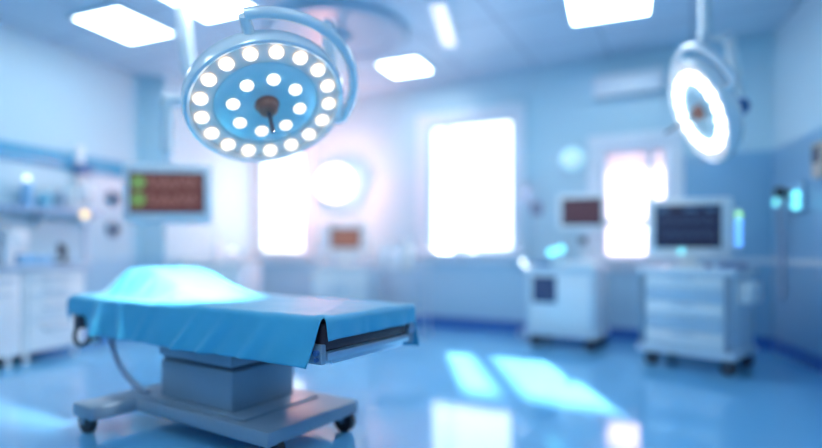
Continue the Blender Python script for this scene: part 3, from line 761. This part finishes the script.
# low cabinet in the far left corner with bottles
LCp = Vector(at(222, 300, 7.75)[:2])
t = thing('low_cabinet', 'low white cabinet in the far left corner behind the pillow', 'cabinet', (LCp.x, LCp.y, 0), ROT_B + .1)
MB().box(-.50, .50, -.24, .24, .08, .90, .012).build('body', PALE, t)
MB().box(-.53, .53, -.27, .26, .90, .94, .010).build('top', WHITE, t)
MB().box(-.46, .46, -.20, .20, 0, .081, .004).build('plinth', NAVY, t)
for a, c_ in ((-.48, -.17), (-.155, .155), (.17, .48)):
    d_ = MB().box(a, c_, -.258, -.238, .12, .87, .008).build('door', WHITE, t)
    MB().box(c_ - .06, c_ - .04, -.28, -.256, .6, .74, .005).build('handle', STEEL, d_)
def on_low(dx, dy): return R2(LCp, ROT_B + .1, dx, dy, .941)
bottle(on_low(-.08, 0), .065, .34, 'white bottle standing alone on the low corner cabinet', BOTW, WHITE)
bottle(on_low(.22, -.05), .08, .17, 'squat bright jar on the low corner cabinet below the left window', BOTW, WHITE_GLOW, cat='jar', name='jar')  # emissive cap stands in for the jar's bright glint
bottle(on_low(.42, .06), .07, .13, 'smallest jar at the right end of the low corner cabinet', BOTW, WHITE, cat='jar', name='jar')

# glowing globe added on the window wall to imitate a lens flare
q = onwall(343, 185, CL, UB, NB)
t = thing('flare_globe', 'added glowing globe standing in for a pink lens flare between the left window and the wide window', 'flare stand-in', q, ROT_B)
RX = Matrix.Rotation(PI / 2, 4, 'X')
MB().lathe([(0, 0), (.16, 0), (.16, .03), (.05, .05), (.045, .16), (0, .16)], mtx=Matrix.Translation((0, -.004, 0)) @ RX, n=36).build('wall_mount', FRAME, t)
MB().ball((0, -.22, 0), .28, sx=1.12, sy=.7, sz=1., n=32).build('globe', FLARE, t)

# air conditioner on the right of the window wall; disc added to imitate a soft glow there
q = onwall(629, 86, CL, UB, NB)
t = thing('air_conditioner', 'long white air conditioner high on the wall above the right window', 'air conditioner', q, ROT_B)
MB().box(-.40, .40, -.17, -.004, -.13, .13, .035, 4).build('housing', BOTW, t)
MB().box(-.37, .37, -.18, -.13, -.126, -.10, .006).build('louvre', WHITE, t)
MB().box(-.38, .38, -.175, -.166, .04, .046, .001).build('seam', PALE, t)
q = onwall(573, 160, CL, UB, NB)
t = thing('glow_disc', 'added round disc imitating a soft pale glow left of the right window', 'glow stand-in', q, ROT_B)
RX = Matrix.Rotation(PI / 2, 4, 'X')
MB().lathe([(0, 0), (.15, 0), (.15, .03), (0, .03)], mtx=Matrix.Translation((0, -.004, 0)) @ RX, n=40).build('base', FRAME, t)
MB().lathe([(.145, .03), (.15, .05), (.12, .10), (.06, .125), (0, .13)], mtx=Matrix.Translation((0, -.004, 0)) @ RX, n=40).build('shade', mat('soft_glow', (.7, .95, 1), .4, emit=(.55, .92, 1.), estr=.3), t)  # faint emission stands in for the soft glow on the wall

# right wall: gas panel with hook, hose and cyan lights; beige box
q = onwall(795, 200, CR, UR, NR)
t = thing('gas_supply_unit', 'blue wall unit with a black hook, hanging hose and cyan lights on the right wall', 'wall unit', q, ROT_R)
MB().box(-.32, .30, -.05, -.013, -.13, .16, .012).build('plate', MIDB, t)
MB().tube([(0, -.04, .06), (0, -.12, .08), (0, -.15, .13)], .03).ball((0, -.13, .08), .055).build('hook', BLACK, t)
for x, z in ((-.24, .0), (.22, .03), (.22, -.07)): MB().ball((x, -.07, z), .040).build('cyan_light', CYAN, t)
MB().tube([(-.01, -.12, .06), (-.03, -.12, -.15), (-.08, -.09, -.42), (-.11, -.07, -.75), (-.12, -.07, -1.0)], .022).build('hose', HOSE, t)
q = onwall(829, 160, CR, UR, NR)
t = thing('wall_box', 'beige box on the right wall at the right edge of the view', 'wall box', q, ROT_R)
MB().box(-.10, .10, -.10, -.013, -.15, .16, .015).build('body', BEIGE, t)
MB().box(-.07, .07, -.106, -.098, -.02, .12, .004).build('cover', DARK, t)

# ------------------------------------------------------------------ outside: roof and post added to shape the sun patches
b = MB().box(-4.5, 9.5, .35, 2.75, 3.78, 3.9, mtx=mB)  # out of view, added to shorten the sun patches
b.box(-4.5, .2, 2.75, 4.9, 3.78, 3.9, mtx=mB)  # wing added to keep sun out of the left window
bmesh.ops.recalc_face_normals(b.b, faces=b.b.faces)
struct(b.build('sun_block_roof', mat('sun_block_white', (.9, .92, .95), .6), smooth=False))

b = MB().cyl((.66, 9.4, -.3), (.66, 9.4, 3.8), .10, n=24)  # added to split the sun patch on the floor
struct(b.build('sun_block_post', MATS['sun_block_white']))

# ------------------------------------------------------------------ light
w = bpy.data.worlds.new('sky'); SC.world = w; w.use_nodes = True
nt = w.node_tree; bg = nt.nodes['Background']
tc = nt.nodes.new('ShaderNodeTexCoord'); sp = nt.nodes.new('ShaderNodeSeparateXYZ'); r = nt.nodes.new('ShaderNodeValToRGB')
nt.links.new(tc.outputs['Generated'], sp.inputs[0]); nt.links.new(sp.outputs['Z'], r.inputs[0])
r.color_ramp.elements[0].color = (.95, .97, 1, 1); r.color_ramp.elements[1].color = (.68, .88, 1, 1)
nt.links.new(r.outputs[0], bg.inputs[0]); bg.inputs[1].default_value = 3.2

def light(kind, name, loc, energy, col, aim=None, **kw):
    l = bpy.data.lights.new(name, kind); l.energy = energy; l.color = col
    for k, v_ in kw.items(): setattr(l, k, v_)
    o = bpy.data.objects.new(name, l); COL.objects.link(o); o.location = loc
    if aim is not None: o.rotation_euler = Vector(aim).to_track_quat('-Z', 'Y').to_euler()
    return o
light('SUN', 'sun', (0, 12, 8), 28, (1, .97, .92), (.02, -1, -.56), angle=.035)
q = onwall(343, 185, CL, UB, NB) - Vector((NB.x, NB.y, 0)) * .56
light('POINT', 'flare_halo_light', q, 62, (1, .40, .30), shadow_soft_size=.08)  # added light, washes the wall pink like the flare's halo
light('SPOT', 'surgical_lamp_beam', c1 + n1.normalized() * .22, 760, (1, .95, .88), (Vector((-1.62, 3.72, .9)) - c1), spot_size=math.radians(44), spot_blend=.9, shadow_soft_size=.12)
light('SPOT', 'second_lamp_beam', c2 + n2.normalized() * .08, 60, (.95, .98, 1), n2, spot_size=math.radians(110), spot_blend=.8, shadow_soft_size=.3)
for R in (W1, W2, W3):                                   # sky portals in the window openings
    c = CL + UB * (R[0] + R[1]) / 2 + NB * .2
    o = light('AREA', 'window_portal', (c.x, c.y, (R[2] + R[3]) / 2), 1, (1, 1, 1), (-NB.x, -NB.y, 0), shape='RECTANGLE', size=R[1] - R[0], size_y=R[3] - R[2])
    o.data.cycles.is_portal = True

# ------------------------------------------------------------------ camera
cd = bpy.data.cameras.new('camera'); cam = bpy.data.objects.new('camera', cd); COL.objects.link(cam)
cam.location = (0, 0, EYE); cam.rotation_euler = (PI / 2, 0, 0)
cd.sensor_width = 36; cd.lens = 36 * F / 822; cd.shift_y = 26 / 822
cd.clip_start = .05; cd.clip_end = 100
cd.dof.use_dof = True; cd.dof.focus_distance = 2.45; cd.dof.aperture_fstop = cd.lens / 1000 / .095
SC.camera = cam

vs = SC.view_settings; vs.view_transform = 'Standard'; vs.look = 'None'; vs.gamma = 1; vs.use_curve_mapping = False
vs.exposure = 0.3
SC.cycles.use_denoising = True
SC.cycles.max_bounces = 8; SC.cycles.transparent_max_bounces = 12
SC.cycles.sample_clamp_indirect = 8
